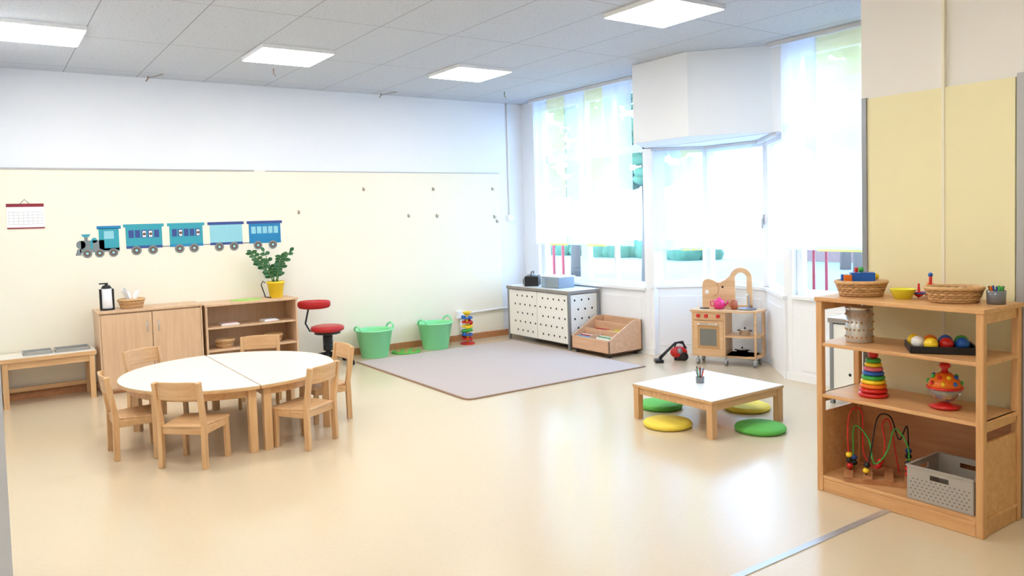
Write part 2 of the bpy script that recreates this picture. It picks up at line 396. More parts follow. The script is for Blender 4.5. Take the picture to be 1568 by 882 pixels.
# ------------------------------------------------------------------ bench, cabinets (back left)
f=B(); f.box(.06,.84,7.98,8.36,.40,.435,WOOD); f.box(.065,.835,7.985,8.355,.435,.438,LAM)
for x in (.13,.80):
    for y in (8.01,8.33): f.box(x-.022,x+.022,y-.022,y+.022,0,.4,WOODV)
for y in (8.01,8.33): f.box(.15,.78,y-.012,y+.012,.34,.4,WOOD)
f.box(.15,.78,8.32,8.34,.08,.12,WOOD)
for x in (.13,.80): f.box(x-.012,x+.012,8.03,8.31,.34,.4,WOOD)
f.done("low_wooden_bench_table",bevel=.004)
TRAY=plain("brushed_steel_tray",(180,182,182),.3,.8)
f=B()
for i,(x0,x1) in enumerate([(.27,.50),(.52,.80)]):
    f.box(x0,x1,8.08,8.28,.439,.445,TRAY)
    for a,b_,c,d in ((x0,x1,8.08,8.088),(x0,x1,8.272,8.28),(x0,x0+.008,8.08,8.28),(x1-.008,x1,8.08,8.28)): f.box(a,b_,c,d,.445,.465,TRAY)
f.done("metal_trays",bevel=.002)
f=B(); X0,X1,Y0,Y1,Z=.87,1.78,8.0,8.38,.78
f.box(X0,X1,Y0+.02,Y1,.03,Z-.02,WOODC); f.box(X0-.008,X1+.008,Y0-.008,Y1,Z-.02,Z,WOODC)
f.box(X0+.03,X1-.03,Y0+.04,Y1,0,.03,WOODD)
mid=(X0+X1)/2
f.box(X0+.018,mid-.003,Y0,Y0+.02,.05,Z-.035,WOODC); f.box(mid+.003,X1-.018,Y0,Y0+.02,.05,Z-.035,WOODC)
f.box(X0,X0+.016,Y0,Y0+.02,.03,Z-.02,WOODC); f.box(X1-.016,X1,Y0,Y0+.02,.03,Z-.02,WOODC)
for x in (mid-.05,mid+.05):
    f.tube([(x,Y0,.66),(x,Y0-.025,.655),(x,Y0-.028,.61),(x,Y0-.025,.565),(x,Y0,.56)],.005,CHROME)
f.done("wooden_cupboard",bevel=.003)
f=B(); X0,X1,Z=1.81,2.74,.765
f.box(X0,X0+.02,Y0,Y1,0,Z-.02,WOODC); f.box(X1-.02,X1,Y0,Y1,0,Z-.02,WOODC); f.box(X0-.008,X1+.008,Y0-.008,Y1,Z-.022,Z,WOODC)
f.box(X0,X1,Y1-.01,Y1,.0,Z-.02,WOODC)
for z in (.06,.30,.53): f.box(X0+.02,X1-.02,Y0+.01,Y1-.01,z-.018,z,WOODC)
f.box(X0+.02,X1-.02,Y0+.02,Y0+.035,0,.045,WOODC)
f.done("open_wooden_bookshelf",bevel=.003)
def wicker(name,loc,rx,ry,h,rows=6,content=None,rz=0,flare=.8):
    f=B(); N=40
    f.lathe([(0,0),(flare*1.0,0),(flare*1.0,.006),(0,.006)],WICK,(0,0,0),N,False,None,rx,ry)
    for r in range(rows):
        t=(r+.5)/rows; s=flare+(1-flare)*t; z=h*t; pts=[]
        for i in range(N*2):
            a=2*pi*i/(N*2); w=1+.035*(1 if (i//2+r)%2 else -1)
            pts.append((rx*s*w*math.cos(a),ry*s*w*math.sin(a),z))
        f.tube(pts,h/rows*.56,WICK if r%2 else WICKD,k=6,closed=True)
    for i in range(N//2):
        a=2*pi*i/(N//2); f.beam((rx*flare*math.cos(a),ry*flare*math.sin(a),0),(rx*math.cos(a),ry*math.sin(a),h),.005,.005,WICKD)
    f.tube([(rx*1.02*math.cos(2*pi*i/N),ry*1.02*math.sin(2*pi*i/N),h) for i in range(N)],h/rows*.8,WICK,k=8,closed=True)
    if content: content(f)
    return f.done(name,loc,rz)
def tissues(f):
    for i in range(9):
        a=random.random()*6; f.beam((.03*math.cos(a),.03*math.sin(a),.06),(.075*math.cos(a),.06*math.sin(a),.15+random.random()*.05),.05,.003,PAPER)
wicker("wicker_basket_with_tissues",(1.18,8.18,.781),.11,.08,.08,5,tissues)
f=B(); f.cyl((0,0,0),.06,.015,BLACK); f.cyl((0,0,.015),.048,.19,WHITE,r2=.044); f.box(-.062,-.046,-.02,.02,.0,.2,BLACK); f.box(.046,.06,-.02,.02,.0,.2,BLACK); f.cyl((0,0,.205),.047,.03,BLACK,r2=.03); f.cyl((0,0,.235),.014,.015,BLACK); f.box(-.06,.015,-.01,.01,.245,.257,BLACK)
f.done("pump_thermos",(.97,8.17,.78))
def toys(f):
    for i in range(7): f.sph((random.uniform(-.05,.05),random.uniform(-.03,.03),.045),.02,[WICK,YEL,WICKD,ORANGE][i%4])
wicker("small_wicker_basket",(2.02,8.15,.302),.085,.07,.075,4,toys)
wicker("small_wicker_basket",(2.52,8.15,.302),.085,.07,.075,4,toys)
f=B(); f.box(-.09,.09,-.06,.06,0,.012,PAPER); f.box(-.075,.07,-.05,.05,.012,.02,plain("paper_pink",(236,206,206),.7)); f.done("paper_stack",(2.07,8.15,.531))
f=B(); f.box(-.08,.08,-.06,.06,0,.012,PAPER); f.box(-.07,.06,-.05,.05,.012,.02,PAPER); f.done("paper_stack",(2.48,8.15,.531),.2)
f=B(); f.lathe([(0,0),(1,0),(1,.008),(0,.008)],LIME,sx=.16,sy=.11,seg=32,smooth=False); f.done("green_place_mat",(2.26,8.17,.765))
# plant
f=B()
f.lathe([(0,0),(.062,0),(.066,.004),(.088,.15),(.094,.152),(.095,.172),(.087,.174),(.084,.155),(0,.150)],YEL,seg=32)
f.cyl((0,0,.135),.083,.018,SOIL)
random.seed(3)
def leaf(f,base,d,L,w):
    d=Vector(d).normalized(); side=d.cross(Vector((0.3,-1,.3))).normalized(); up=side.cross(d)
    vs=[];fs=[];n=6
    for i in range(n+1):
        t=i/n; ww=w*math.sin(pi*min(1,t*.93+.05))**.8; c=Vector(base)+d*L*t-Vector((0,0,1))*L*.25*t*t
        vs+=[c-side*ww+up*ww*.3,c-up*.001,c+side*ww+up*ww*.3]
    for i in range(n):
        o=i*3; fs+=[(o,o+1,o+4,o+3),(o+1,o+2,o+5,o+4)]
    f.add(vs,fs,LEAF,True)
for k,(dx,dy,hh) in enumerate([(-.17,.0,.24),(-.22,-.03,.33),(-.09,.03,.34),(.05,-.04,.27),(.15,.0,.33)]):
    P=[Vector((dx*.12,dy*.12,.15))+Vector((dx*t**1.3,dy*t**1.3,hh*(t**.85))) for t in [i/9 for i in range(10)]]
    f.tube(P,[.007*(1-.6*i/9) for i in range(10)],STEM,k=6)
    for i in range(2,10,1 if k%2 else 2):
        t=(P[min(9,i+1)]-P[i-1]).normalized()
        for s in (-1,1):
            a=random.uniform(-.5,.5); sd=Vector((math.cos(a),math.sin(a)*.5,0.1))*s
            leaf(f,P[i],sd*.8+t*.5,random.uniform(.06,.08),.022)
    leaf(f,P[9],t,.075,.022)
f.done("potted_zz_plant",(2.58,8.19,.765))
f=B(); f.tube([(0,0,.17),(-.02,0,.19),(-.04,0,.15),(0,0,.02),(.06,0,.01)],.006,BLACK); f.done("black_cable",(2.44,8.1,.765))
WY=YW-.013
f=B(); f.box(.22,.515,WY-.006,WY,1.57,1.80,PAPER); MAR=plain("calendar_maroon",(140,30,50),.6)
f.box(.22,.515,WY-.008,WY-.006,1.77,1.80,MAR)
GL=plain("calendar_grey",(160,160,172),.6)
for i in range(5):
    f.box(.235,.50,WY-.0075,WY-.006,1.61+i*.028,1.612+i*.028,GL)
for i in range(8): f.box(.235+i*.0378,.2365+i*.0378,WY-.0075,WY-.006,1.61,1.722,GL)
f.tube([(.33,WY-.004,1.80),(.365,WY-.004,1.84),(.40,WY-.004,1.80)],.003,GREYM)
f.box(.22,.515,WY-.0085,WY-.006,1.57,1.582,MAR)
f.done("wall_calendar")
TEAL=plain("decal_teal",(54,160,178),.6,var=.02); LT=plain("decal_light_blue",(145,206,220),.6,var=.02); NAVY=plain("decal_navy",(54,78,144),.6,var=.02); DG=plain("decal_grey",(126,136,140),.6,var=.02); BL=plain("decal_blue",(30,130,184),.6,var=.02); BR=plain("decal_brown",(110,84,66),.6)
def disc(f,x,z,r,mat,y0,t=.0015,seg=24):
    f.prism([(x+r*math.cos(2*pi*i/seg),z+r*math.sin(2*pi*i/seg)) for i in range(seg)],y0-t,y0,mat,XZ(0))
def rect(f,x0,x1,z0,z1,mat,y0,t=.0015): f.box(x0,x1,y0-t,y0,z0,z1,mat)
f=B()
def wheel(x,z,r,y):
    disc(f,x,z,r,DG,y); disc(f,x,z,r*.66,BR,y-.0015); disc(f,x,z,r*.3,LT,y-.003)
y=WY
rect(f,.80,1.00,1.36,1.44,DG,y); disc(f,.80,1.40,.04,DG,y); rect(f,.955,1.13,1.34,1.55,TEAL,y); rect(f,.94,1.15,1.545,1.575,BL,y)
rect(f,1.0,1.085,1.45,1.525,LT,y-.0015); rect(f,.83,.86,1.44,1.475,DG,y); f.prism([(.82,1.475),(.87,1.475),(.885,1.50),(.805,1.50)],y-.0015,y,TEAL,XZ()); disc(f,.915,1.44,.025,TEAL,y)
rect(f,.88,.90,1.36,1.44,TEAL,y-.0015)
f.prism([(.75,1.30),(.80,1.30),(.80,1.36),(.77,1.36)],y-.0015,y,DG,XZ()); rect(f,.79,1.13,1.325,1.36,DG,y)
for x in (.85,.955,1.075): wheel(x,1.315,.042,y-.0015)
cars=[(1.17,1.54,TEAL,BL),(1.57,1.93,TEAL,BL),(1.96,2.33,LT,NAVY),(2.36,2.74,BL,NAVY)]
for i,(a,c,body,roof) in enumerate(cars):
    rect(f,a+.02,c-.02,1.345,1.56,body,y); rect(f,a,c,1.555,1.585,roof if i>1 else TEAL,y-.001)
    rect(f,a+.02,c-.02,1.345,1.37,NAVY if i%2==0 else BL,y-.0015)
    w=(c-a-.08)/5
    for k in range(5):
        rect(f,a+.045+k*w,a+.045+(k+1)*w-.012,1.45,1.525,(NAVY if i<2 else LT) if i!=3 else LT,y-.0015)
    if i<2:
        for k in (2,3) if i==0 else (1,4): rect(f,a+.055+k*w,a+.035+(k+1)*w-.008,1.455,1.515,PAPER,y-.003); 
        for k in (2,3) if i==0 else (1,4): disc(f,a+.047+k*w+w*.4,1.485,.014,BR,y-.0045)
    if i<3: rect(f,c-.02,c+.06,1.35,1.36,DG,y)
    for x in (a+.11,c-.11): wheel(x,1.325,.046,y-.002)
f.done("train_wall_decal")
f=B()
BRASS=plain("hook_brass",(160,142,122),.5,.4)
for x,z in [(2.93,1.67),(3.71,1.92),(4.63,1.92),(4.28,1.60),(4.67,1.59),(5.50,1.92),(5.52,1.56),(5.56,1.50)]:
    f.box(x-.008,x+.008,WY-.006,WY,z-.02,z+.02,BRASS); f.tube([(x,WY-.004,z-.01),(x,WY-.03,z-.018),(x+.006,WY-.038,z+.008)],.004,BRASS)
f.done("wall_hooks")
f=B()
for x in (1.45,3.94): 
    f.tube([(x,8.3,H),(x,8.3,H-.02),(x-.02,8.3,H-.05)],.006,BRASS); f.tube([(x,8.3,H-.02),(x+.1,8.1,H-.005)],.004,BRASS)
for x,yy in ((2.4,7.4),(5.2,7.6)): f.tube([(x,yy,H),(x,yy,H-.05),(x+.02,yy,H-.07)],.005,BRASS)
f.done("ceiling_hooks")
f=B(); f.cyl((5.77,YW-.02,1.58),.012,H-1.58,WHITE); f.box(5.735,5.81,YW-.045,YW-.001,1.50,1.58,WHITE); f.done("trim_7")
f=B(); f.tube([(4.98,YW-.03,.34),(5.5,YW-.03,.36),(5.9,YW-.03,.36)],.013,WHITE); f.box(4.9,5.02,YW-.06,YW-.012,.29,.38,WHITE); f.tube([(4.96,YW-.03,.3),(4.96,YW-.03,.08)],.013,WHITE); f.done("wall_socket_conduit")
# ------------------------------------------------------------------ stool
f=B(); sz=.40
f.lathe([(0,0),(.15,0),(.175,.012),(.18,.035),(.17,.055),(.14,.064),(0,.06)],RED,(0,0,sz-.03),32)
f.cyl((0,0,sz-.055),.14,.025,BLACK)
for i in range(8): f.torus((0,0,.175+i*.022),.04,.014,BLACK,seg=20,k=8)
f.cyl((0,0,.09),.028,.12,BLACK)
for i in range(5):
    a=2*pi*i/5+.5; c,s=math.cos(a),math.sin(a)
    f.tube([(0,0,.12),(c*.1,s*.1,.11),(c*.27,s*.27,.075)],[.026,.022,.016],BLACK)
    f.cyl((c*.27,s*.27,.04),.008,.04,BLACK)
    for o in (-.012,.012):
        M=Matrix.Translation((c*.27,s*.27,.027))@Matrix.Rotation(a+.6,4,'Z')@Matrix.Rotation(pi/2,4,'Y')
        f.cyl((0,0,o-.008),.026,.016,BLACK,M=M)
f.tube([(-.02,.05,sz-.04),(-.14,.16,sz-.03),(-.17,.2,sz+.05),(-.14,.15,sz+.25)],.011,BLACK)
Mb=Matrix.Translation((-.10,.11,sz+.26))@Matrix.Rotation(math.radians(-24),4,'Z')
vs=[];n_=14
for i in range(n_+1):
    a=(i/n_-.5)*2.0
    vs.append((math.sin(a)*.20,.09-math.cos(a)*.10,0))
f.tube(vs,[.03+.024*math.sin(pi*i/n_)**.5 for i in range(n_+1)],RED,k=14,M=Mb,flat=.5)
f.done("red_rolling_stool",(3.06,8.0,0))
def tub():
    f=B()
    f.lathe([(0,0),(.145,0),(.15,.006),(.205,.30),(.222,.305),(.224,.315),(.20,.318),(.195,.30),(.143,.012),(0,.012)],GREENT,seg=40)
    for s in (-1,1):
        f.tube([(s*.21,-.07,.312),(s*.222,-.055,.35),(s*.225,0,.372),(s*.222,.055,.35),(s*.21,.07,.312)],.011,GREENT)
    return f
t0=tub().done("green_flexible_tub",(3.66,8.12,0),.15); inst(t0,"green_flexible_tub",(4.45,8.12,0),.3)
f=B(); f.lathe([(0,0),(.17,0),(.175,.008),(.17,.016),(0,.016)],GREENC,seg=36)
for i in range(6):
    a=i*pi/3; f.cyl((.105*math.cos(a),.105*math.sin(a),.0165),.03,.003,WICKD,seg=16)
f.cyl((0,0,.0165),.03,.003,WICKD,seg=16)
f.done("round_puzzle_board",(4.06,8.13,0))
f=B()
f.cyl((0,0,0),.09,.02,REDP); f.cyl((0,0,.02),.012,.36,YEL)
tc_=[REDP,BLUE,GREENP,YEL,REDP,BLUE]
for i in range(6):
    a=i*1.3; z=.05+i*.052
    P=[(.055*math.cos(a+t*2.6),.055*math.sin(a+t*2.6),z+.03*t) for t in [k/8 for k in range(9)]]
    f.tube(P,.019,tc_[i],k=10); f.torus((0,0,z+.015),.06,.012,tc_[i],seg=24)
f.lathe([(0,0),(.03,0),(.06,.04),(.055,.04),(.02,.01)],YEL,(0,0,.36))
f.done("marble_run_tower",(4.90,8.12,0))
RUG=plain("rug_lilac_grey",(192,180,175),.9,var=.06,scale=90,bump=.5,bscale=300); RUGB=plain("rug_border",(154,124,100),.85)
f=B(); 
f.prism([(3.34,7.92),(3.34,5.64),(3.36,5.59),(3.41,5.57),(5.46,5.60),(5.46,7.92)],0.001,.010,RUGB)
f.prism([(3.358,7.902),(3.358,5.65),(3.372,5.608),(3.41,5.588),(5.442,5.618),(5.442,7.902)],0.010,.012,RUG)
f.done("play_rug")
def perfcab(name,x0,x1,y0,y1,h):
    f=B(); G=GREYM; W2=plain("perforated_white",(244,241,232),.5,var=.01)
    f.box(x0-.01,x1,y0-.01,y1+.01,h-.035,h,plain("grey_top",(150,142,136),.4)); 
    f.box(x0-.012,x1,y0-.012,y1+.012,h,h+.006,LAMW)
    for x in (x0+.015,x1-.02):
        for y in (y0+.015,y1-.015): f.box(x-.015,x+.015,y-.015,y+.015,0,h-.035,G)
    ya=(y0+y1)/2
    f.box(x0+.006,x0+.022,y0+.03,ya-.004,.07,h-.045,W2); f.box(x0+.006,x0+.022,ya+.004,y1-.03,.07,h-.045,W2)
    f.box(x0+.03,x1-.035,y0+.006,y0+.022,.07,h-.045,W2); f.box(x0+.03,x1-.035,y1-.022,y1-.006,.07,h-.045,W2)
    f.box(x0+.02,x1-.02,y0+.02,y1-.02,.06,.075,G)
    M=YZ(x0+.0055)
    rows=5
    for r in range(rows):
        z=.14+r*(h-.25)/(rows-1)
        nn=int((y1-y0-.1)/.105)
        for i in range(nn):
            y=y0+.085+i*.105+(.05 if r%2 else 0)
            if y>y1-.05 or abs(y-ya)<.02: continue
            f.prism([(y+.0125*math.cos(k*pi/6),z+.0125*math.sin(k*pi/6)) for k in range(12)],-.001,0,DARK,M)
        nx=int((x1-x0-.12)/.105)
        for i in range(nx+1):
            x=x0+.09+i*.105+(.05 if r%2 else 0)
            if x>x1-.06: continue
            f.prism([(x+.0125*math.cos(k*pi/6),z+.0125*math.sin(k*pi/6)) for k in range(12)],-.001,0,DARK,XZ(y0+.0055))
    return f.done(name,bevel=.002)
perfcab("perforated_radiator_cabinet",5.50,5.96,6.86,8.10,.68)
perfcab("perforated_radiator_cabinet",5.50,5.96,2.75,3.58,.68)
SILV=plain("radio_silver",(176,180,186),.35,.4)
f=B(); f.box(-.08,.09,-.15,.15,.0,.12,BLACK); f.box(-.092,-.08,-.15,.15,.0,.10,SILV)
for y in (-.1,.1):
    f.lathe([(0,0),(.045,0),(.043,.01),(.03,.004),(0,.004)],BLACK,(0,0,0),24,M=Matrix.Translation((-.092,y,.055))@Matrix.Rotation(-pi/2,4,'Y'))
f.cyl((0,0,.12),.065,.02,SILV); f.tube([(0,-.13,.12),(0,-.12,.17),(0,.12,.17),(0,.13,.12)],.007,BLACK)
f.done("portable_cd_player",(5.68,7.80,.686),-.75,bevel=.008)
CLEAR=plain("clear_plastic_box",(212,228,240),.15,trans=.7); 
f=B()
f.box(-.12,.12,-.17,.17,0,.006,CLEAR)
for a in ((-.12,-.115,-.17,.17),(.115,.12,-.17,.17),(-.12,.12,-.17,-.165),(-.12,.12,.165,.17)): f.box(*a,.006,.13,CLEAR)
f.box(-.13,.13,-.18,.18,.13,.142,LAMW)
for i in range(5): f.box(-.09,.09,-.14+i*.055,-.10+i*.055,.007,.10,[BLUE,PAPER,GREENP,PAPER,ORANGE][i])
f.done("plastic_storage_box",(5.72,7.34,.686),bevel=.002)
CR=wood("crate_pinkish_beech",(212,166,130),(228,186,150),.4,'Y')
f=B(); x0,x1,y0,y1=5.48,5.97,6.17,6.80
side=[(x0,.04),(x1,.04),(x1,.38),(x1-.13,.38),(x0+.02,.20),(x0,.19)]
for y in (y0,y1-.015): f.prism(side,y,y+.015,CR,XZ(0))
f.box(x0,x0+.015,y0,y1,.04,.19,CR); f.box(x1-.015,x1,y0,y1,.04,.38,CR); f.box(x0,x1,y0,y1,.04,.055,CR)
f.prism([(x0+.19,.05),(x0+.205,.05),(x0+.205,.26),(x0+.19,.26)],y0+.015,y1-.015,CR,XZ(0)); f.box(x0+.34,x0+.355,y0+.015,y1-.015,.05,.33,CR)
f.box(x0+.02,x1-.02,(y0+y1)/2-.007,(y0+y1)/2+.007,.05,.22,CR)
for x in (x0+.05,x1-.05):
    for y in (y0+.05,y1-.05): f.cyl((x,y,0),.022,.04,BLACK)
f.done("book_browser_crate",bevel=.003)
f=B()
bc=[plain("book_%d"%i,c,.5) for i,c in enumerate([(240,240,236),(120,180,220),(230,200,80),(200,80,70),(110,170,110),(250,250,250)])]
k=0
for xa in (x0+.03,x0+.22,x0+.37):
    for i in range(4):
        for j in (0,1):
            t=xa+i*.026; zz=.17+random.random()*.05+(xa-x0)*.25
            f.box(t,t+.012,y0+.04+j*.29,y0+.26+j*.29+random.uniform(-.02,.02),.057,zz,bc[k%6],None); k+=1
f.done("picture_books")
# ------------------------------------------------------------------ play kitchen
KW=wood("kitchen_beech",(214,170,124),(228,190,146),.4,'X')
f=B(); W=.67; D=.27; h=.56; zb=.09
for x in (.05,W*.5,W-.05):
    for y in (.04,D-.04):
        if x>.3 and x<.4 and y>.1: continue
        M=Matrix.Translation((x,y,.03))@Matrix.Rotation(pi/2,4,'Y'); f.cyl((0,0,-.012),.03,.024,GREYM,M=M); f.cyl((x,y,.035),.01,.055,CHROME); f.box(x-.018,x+.018,y-.012,y+.012,.05,.062,CHROME)
f.box(0,W*.93,0,D,zb,zb+.02,KW)
f.box(0,.018,0,D,zb,h-.02,KW); f.box(.32,.338,0,D,zb,h-.02,KW); f.box(0,.33,D-.012,D,zb,h-.02,KW)
f.box(.02,.32,-.004,.012,zb+.02,.45,KW); f.box(.06,.28,-.008,-.004,zb+.08,.40,plain("oven_frame",(196,150,100),.4)); f.box(.085,.255,-.010,-.008,zb+.11,.37,plain("oven_glass",(120,118,110),.15))
f.tube([(.07,-.005,.415),(.07,-.03,.42),(.27,-.03,.42),(.27,-.005,.415)],.006,CHROME)
f.box(.02,.32,-.004,.012,.455,h-.02,KW)
for x in (.07,.15,.27):
    f.lathe([(0,0),(.02,0),(.018,.018),(0,.02)],REDP,(0,0,0),20,M=Matrix.Translation((x,-.004,.50))@Matrix.Rotation(pi/2,4,'X'))
def quart(z0,z1,ex=0):
    P=[(.33,D)]+[(.33,0-ex)]+[(W-.16+.16*math.sin(a),.16-(.16+ex)*math.cos(a)) for a in [i*pi/2/8 for i in range(9)]]+[(W,D)]
    f.prism(P,z0,z1,KW)
quart(zb,zb+.02); quart(.29,.308)
P=[(-.015,D),(-.015,-.015),(W-.17,-.015)]+[(W-.17+.185*math.sin(a),.165-.18*math.cos(a)) for a in [i*pi/2/8 for i in range(1,9)]]+[(W+.015,D)]
f.prism(P,h-.02,h,KW)
f.cyl((W-.05,.05,zb),.012,h-zb-.02,KW); f.box(W-.02,W,D-.06,D,zb,h-.02,KW); 
f.lathe([(0,0),(.07,0),(.085,.012),(.09,.012),(.09,.004)],GREYM,(.52,.15,h),28)
f.cyl((.10,.12,h),.05,.006,BLACK)
out=[(.04,h),(.04,.76)]+[(.10+.06*math.cos(a),.79+.06*math.sin(a)) for a in [pi-i*pi/2/5 for i in range(6)]]
out+=[(.15,.84),(.19,.815),(.225,.815),(.27,.84),(.31,.875),(.345,.91),(.345,h)]
f.prism(out,D-.02,D,KW,XZ(0))
f.prism([(.07,.70),(.105,.70),(.105,.735),(.07,.735)],D-.021,D,PAPER,XZ(0))
f.prism([(.25+.012*math.cos(k*pi/6),.77+.012*math.sin(k*pi/6)) for k in range(12)],D-.022,D,DARK,XZ(0))
f.tube([(.19,D-.021,.81),(.215,D-.021,.76),(.20,D-.021,.70),(.15,D-.021,.67)],.003,WOODD)
cx=.435; r0,r1=.058,.112; zs=.86
oa=[(.34-.01,h)]+[(cx+r1*math.cos(a),zs+r1*math.sin(a)) for a in [pi-i*pi/14 for i in range(15)]]+[(cx+r1,h)]
ia=[(cx-r0,h+.03)]+[(cx+r0*math.cos(a),zs+r0*math.sin(a)) for a in [pi-i*pi/14 for i in range(15)]]+[(cx+r0,h+.03)]
for i in range(len(oa)-1): f.prism([oa[i],oa[i+1],ia[i+1],ia[i]],D-.022,D,KW,XZ(0))
f.prism([(cx-r1,h),(cx+r1,h),(cx+r1,h+.03),(cx-r1,h+.03)],D-.022,D,KW,XZ(0))
f.tube([(.52,D-.05,h),(.52,D-.05,h+.12),(.52,D-.08,h+.15),(.52,D-.13,h+.14)],.008,CHROME)
kl=(5.91,5.39,0); kr=math.atan2(-.907,.42)
f.done("toy_wooden_kitchen",kl,kr,bevel=.003)
def kpos(x,y,z):
    return (kl[0]+.42*x+.907*y,kl[1]-.907*x+.42*y,z)
f=B(); f.lathe([(0,0),(.045,0),(.06,.03),(.055,.075),(.03,.095),(.02,.10),(.012,.115),(0,.12)],PINK); f.tube([(.055,0,.03),(.085,0,.06),(.09,0,.085)],.009,PINK); f.tube([(-.05,0,.08),(-.09,0,.07),(-.085,0,.03),(-.055,0,.025)],.006,PINK)
f.done("toy_teapot",kpos(.25,.12,h+.002),kr)
f=B(); f.lathe([(0,0),(.03,0),(.035,.04),(.028,.09),(.024,.09),(.028,.04),(0,.01)],plain("terracotta",(176,92,60),.5)); f.tube([(-.03,0,.07),(-.055,0,.05),(-.03,0,.02)],.005,MATS["terracotta"]); f.done("toy_jug",kpos(.40,.12,h+.001),kr)
def pot(loc):
    f=B(); f.lathe([(0,0),(.05,0),(.055,.008),(.055,.05),(.06,.053),(.055,.055),(.02,.062),(0,.062)],CHROME); f.sph((0,0,.068),.009,BLACK)
    for s in (-1,1): f.tube([(s*.054,-.015,.04),(s*.07,-.012,.042),(s*.07,.012,.042),(s*.054,.015,.04)],.004,BLACK)
    return f.done("toy_saucepan",loc,kr)
pot(kpos(.50,.13,.309)); pot(kpos(.47,.13,zb+.021))
f=B(); f.sph((0,0,.08),.08,REDP,sc=(1.15,.85,.8)); f.cyl((0,0,.0),.05,.04,BLACK); 
for s in (-1,1):
    M=Matrix.Translation((.04,s*.06,.045))@Matrix.Rotation(pi/2,4,'X'); f.cyl((0,0,-.012),.045,.024,BLACK,M=M)
f.tube([(-.05,0,.12),(-.02,0,.185),(.05,0,.17),(.08,0,.12)],.008,BLACK)
f.tube([(.06,-.02,.13),(.03,-.05,.2),(-.05,-.07,.19),(-.14,-.08,.11),(-.22,-.1,.04)],[.011,.011,.013,.016,.018],BLACK)
f.box(-.27,-.19,-.16,-.04,0,.03,BLACK); f.sph((.0,-.05,.10),.03,GREYM)
f.done("toy_vacuum_cleaner",(5.98,5.64,0),math.radians(-34.6))
# ------------------------------------------------------------------ low square table + cushions
f=B(); tx0,tx1,ty0,ty1=4.01,4.79,3.49,4.26; th=.265
f.box(tx0,tx1,ty0,ty1,th-.022,th-.004,WOOD); f.box(tx0+.003,tx1-.003,ty0+.003,ty1-.003,th-.004,th,LAMW)
for x in (tx0+.03,tx1-.03):
    for y in (ty0+.03,ty1-.03): f.box(x-.025,x+.025,y-.025,y+.025,0,th-.022,WOODV)
for x in (tx0+.03,tx1-.03): f.box(x-.012,x+.012,ty0+.055,ty1-.055,th-.075,th-.022,WOOD)
for y in (ty0+.03,ty1-.03): f.box(tx0+.055,tx1-.055,y-.012,y+.012,th-.075,th-.022,WOOD)
f.done("low_square_play_table",bevel=.004)
for nme,mat,x,y in [("yellow_round_cushion",YELC,4.05,3.94),("green_round_cushion",GREENC,4.45,3.44),("green_round_cushion",GREENC,4.40,4.36),("yellow_round_cushion",YELC,4.86,3.88)]:
    f=B(); f.lathe([(0,0),(.155,0),(.172,.008),(.176,.022),(.17,.036),(.15,.043),(0,.045)],mat,seg=40); f.torus((0,0,.022),.174,.004,mat,seg=40,k=6); f.done(nme,(x,y,0))
f=B(); f.lathe([(0,0),(.03,0),(.032,.045),(.028,.045),(.026,.006),(0,.006)],plain("cup_glass",(200,205,214),.15,trans=.7),seg=24)
for i in range(8):
    a=i*.8; f.beam((.008*math.cos(a),.008*math.sin(a),.006),(.03*math.cos(a),.03*math.sin(a),.10+.01*(i%3)),.006,.006,[BLUE,REDP,BLACK,PURPLE,GREENP,DARK,ORANGE,NAVY][i])
f.done("pencil_cup",(4.40,3.94,th))
# ------------------------------------------------------------------ right open shelf
f=B(); x0,x1,y0,y1=3.73,4.12,1.655,2.51; pw=.035
for x in (x0,x1-pw):
    for y in (y0,y1-pw): f.box(x,x+pw,y,y+pw,0,1.045,WOODOV)
f.box(x0-.006,x1+.006,y0-.006,y1+.006,1.045,1.068,WOODO)
for z in (.82,.54): f.box(x0+.004,x1-.004,y0+.002,y1-.002,z-.02,z,WOODO)
f.box(x0+.004,x1-.004,y0+.002,y1-.002,.07,.09,WOODO)
f.box(x0+.003,x0+.02,y0+pw,y1-pw,0,.07,WOODO); f.box(x1-.02,x1-.003,y0+pw,y1-pw,0,.07,WOODO)
for y in (y0+.008,y1-.026):
    f.box(x0+pw,x1-pw,y,y+.018,.0,.44,WOODO); f.box(x0+pw,x1-pw,y,y+.018,.995,1.045,WOODO); f.box(x0+pw,x1-pw,y,y+.018,.49,.54,WOODO)
f.box(x1-.014,x1-.004,y0+pw,y1-pw,.09,.52,WOODD)
f.done("open_wooden_toy_shelf",bevel=.004)
T=1.068
def blocks(f):
    f.box(-.055,.065,-.04,.03,.03,.125,BLUE); f.box(-.10,-.06,-.02,.03,.03,.115,BLUE); f.sph((.075,.02,.10),.018,YEL); f.box(-.09,-.05,-.05,-.02,.03,.115,ORANGE); f.cyl((-.02,.03,.10),.01,.05,REDP); f.sph((.0,-.0,.14),.015,GREENP)
wicker("wicker_basket_with_blocks",(3.92,2.36,T+.002),.125,.10,.075,6,blocks,rz=-.9)
def bits(f):
    for i in range(10): f.cyl((random.uniform(-.07,.07),random.uniform(-.04,.04),.03),.018,.04,[WICK,WICKD,WOODC][i%3],seg=12)
wicker("wicker_basket_with_blocks",(3.93,1.88,T+.002),.125,.09,.07,6,bits,rz=-.9)
f=B(); f.lathe([(0,0),(.04,0),(.062,.05),(.064,.052),(.058,.05),(.038,.006),(0,.006)],plain("lemon_plastic",(236,232,60),.3),seg=32); f.done("yellow_bowl",(3.92,2.13,T))
f=B()
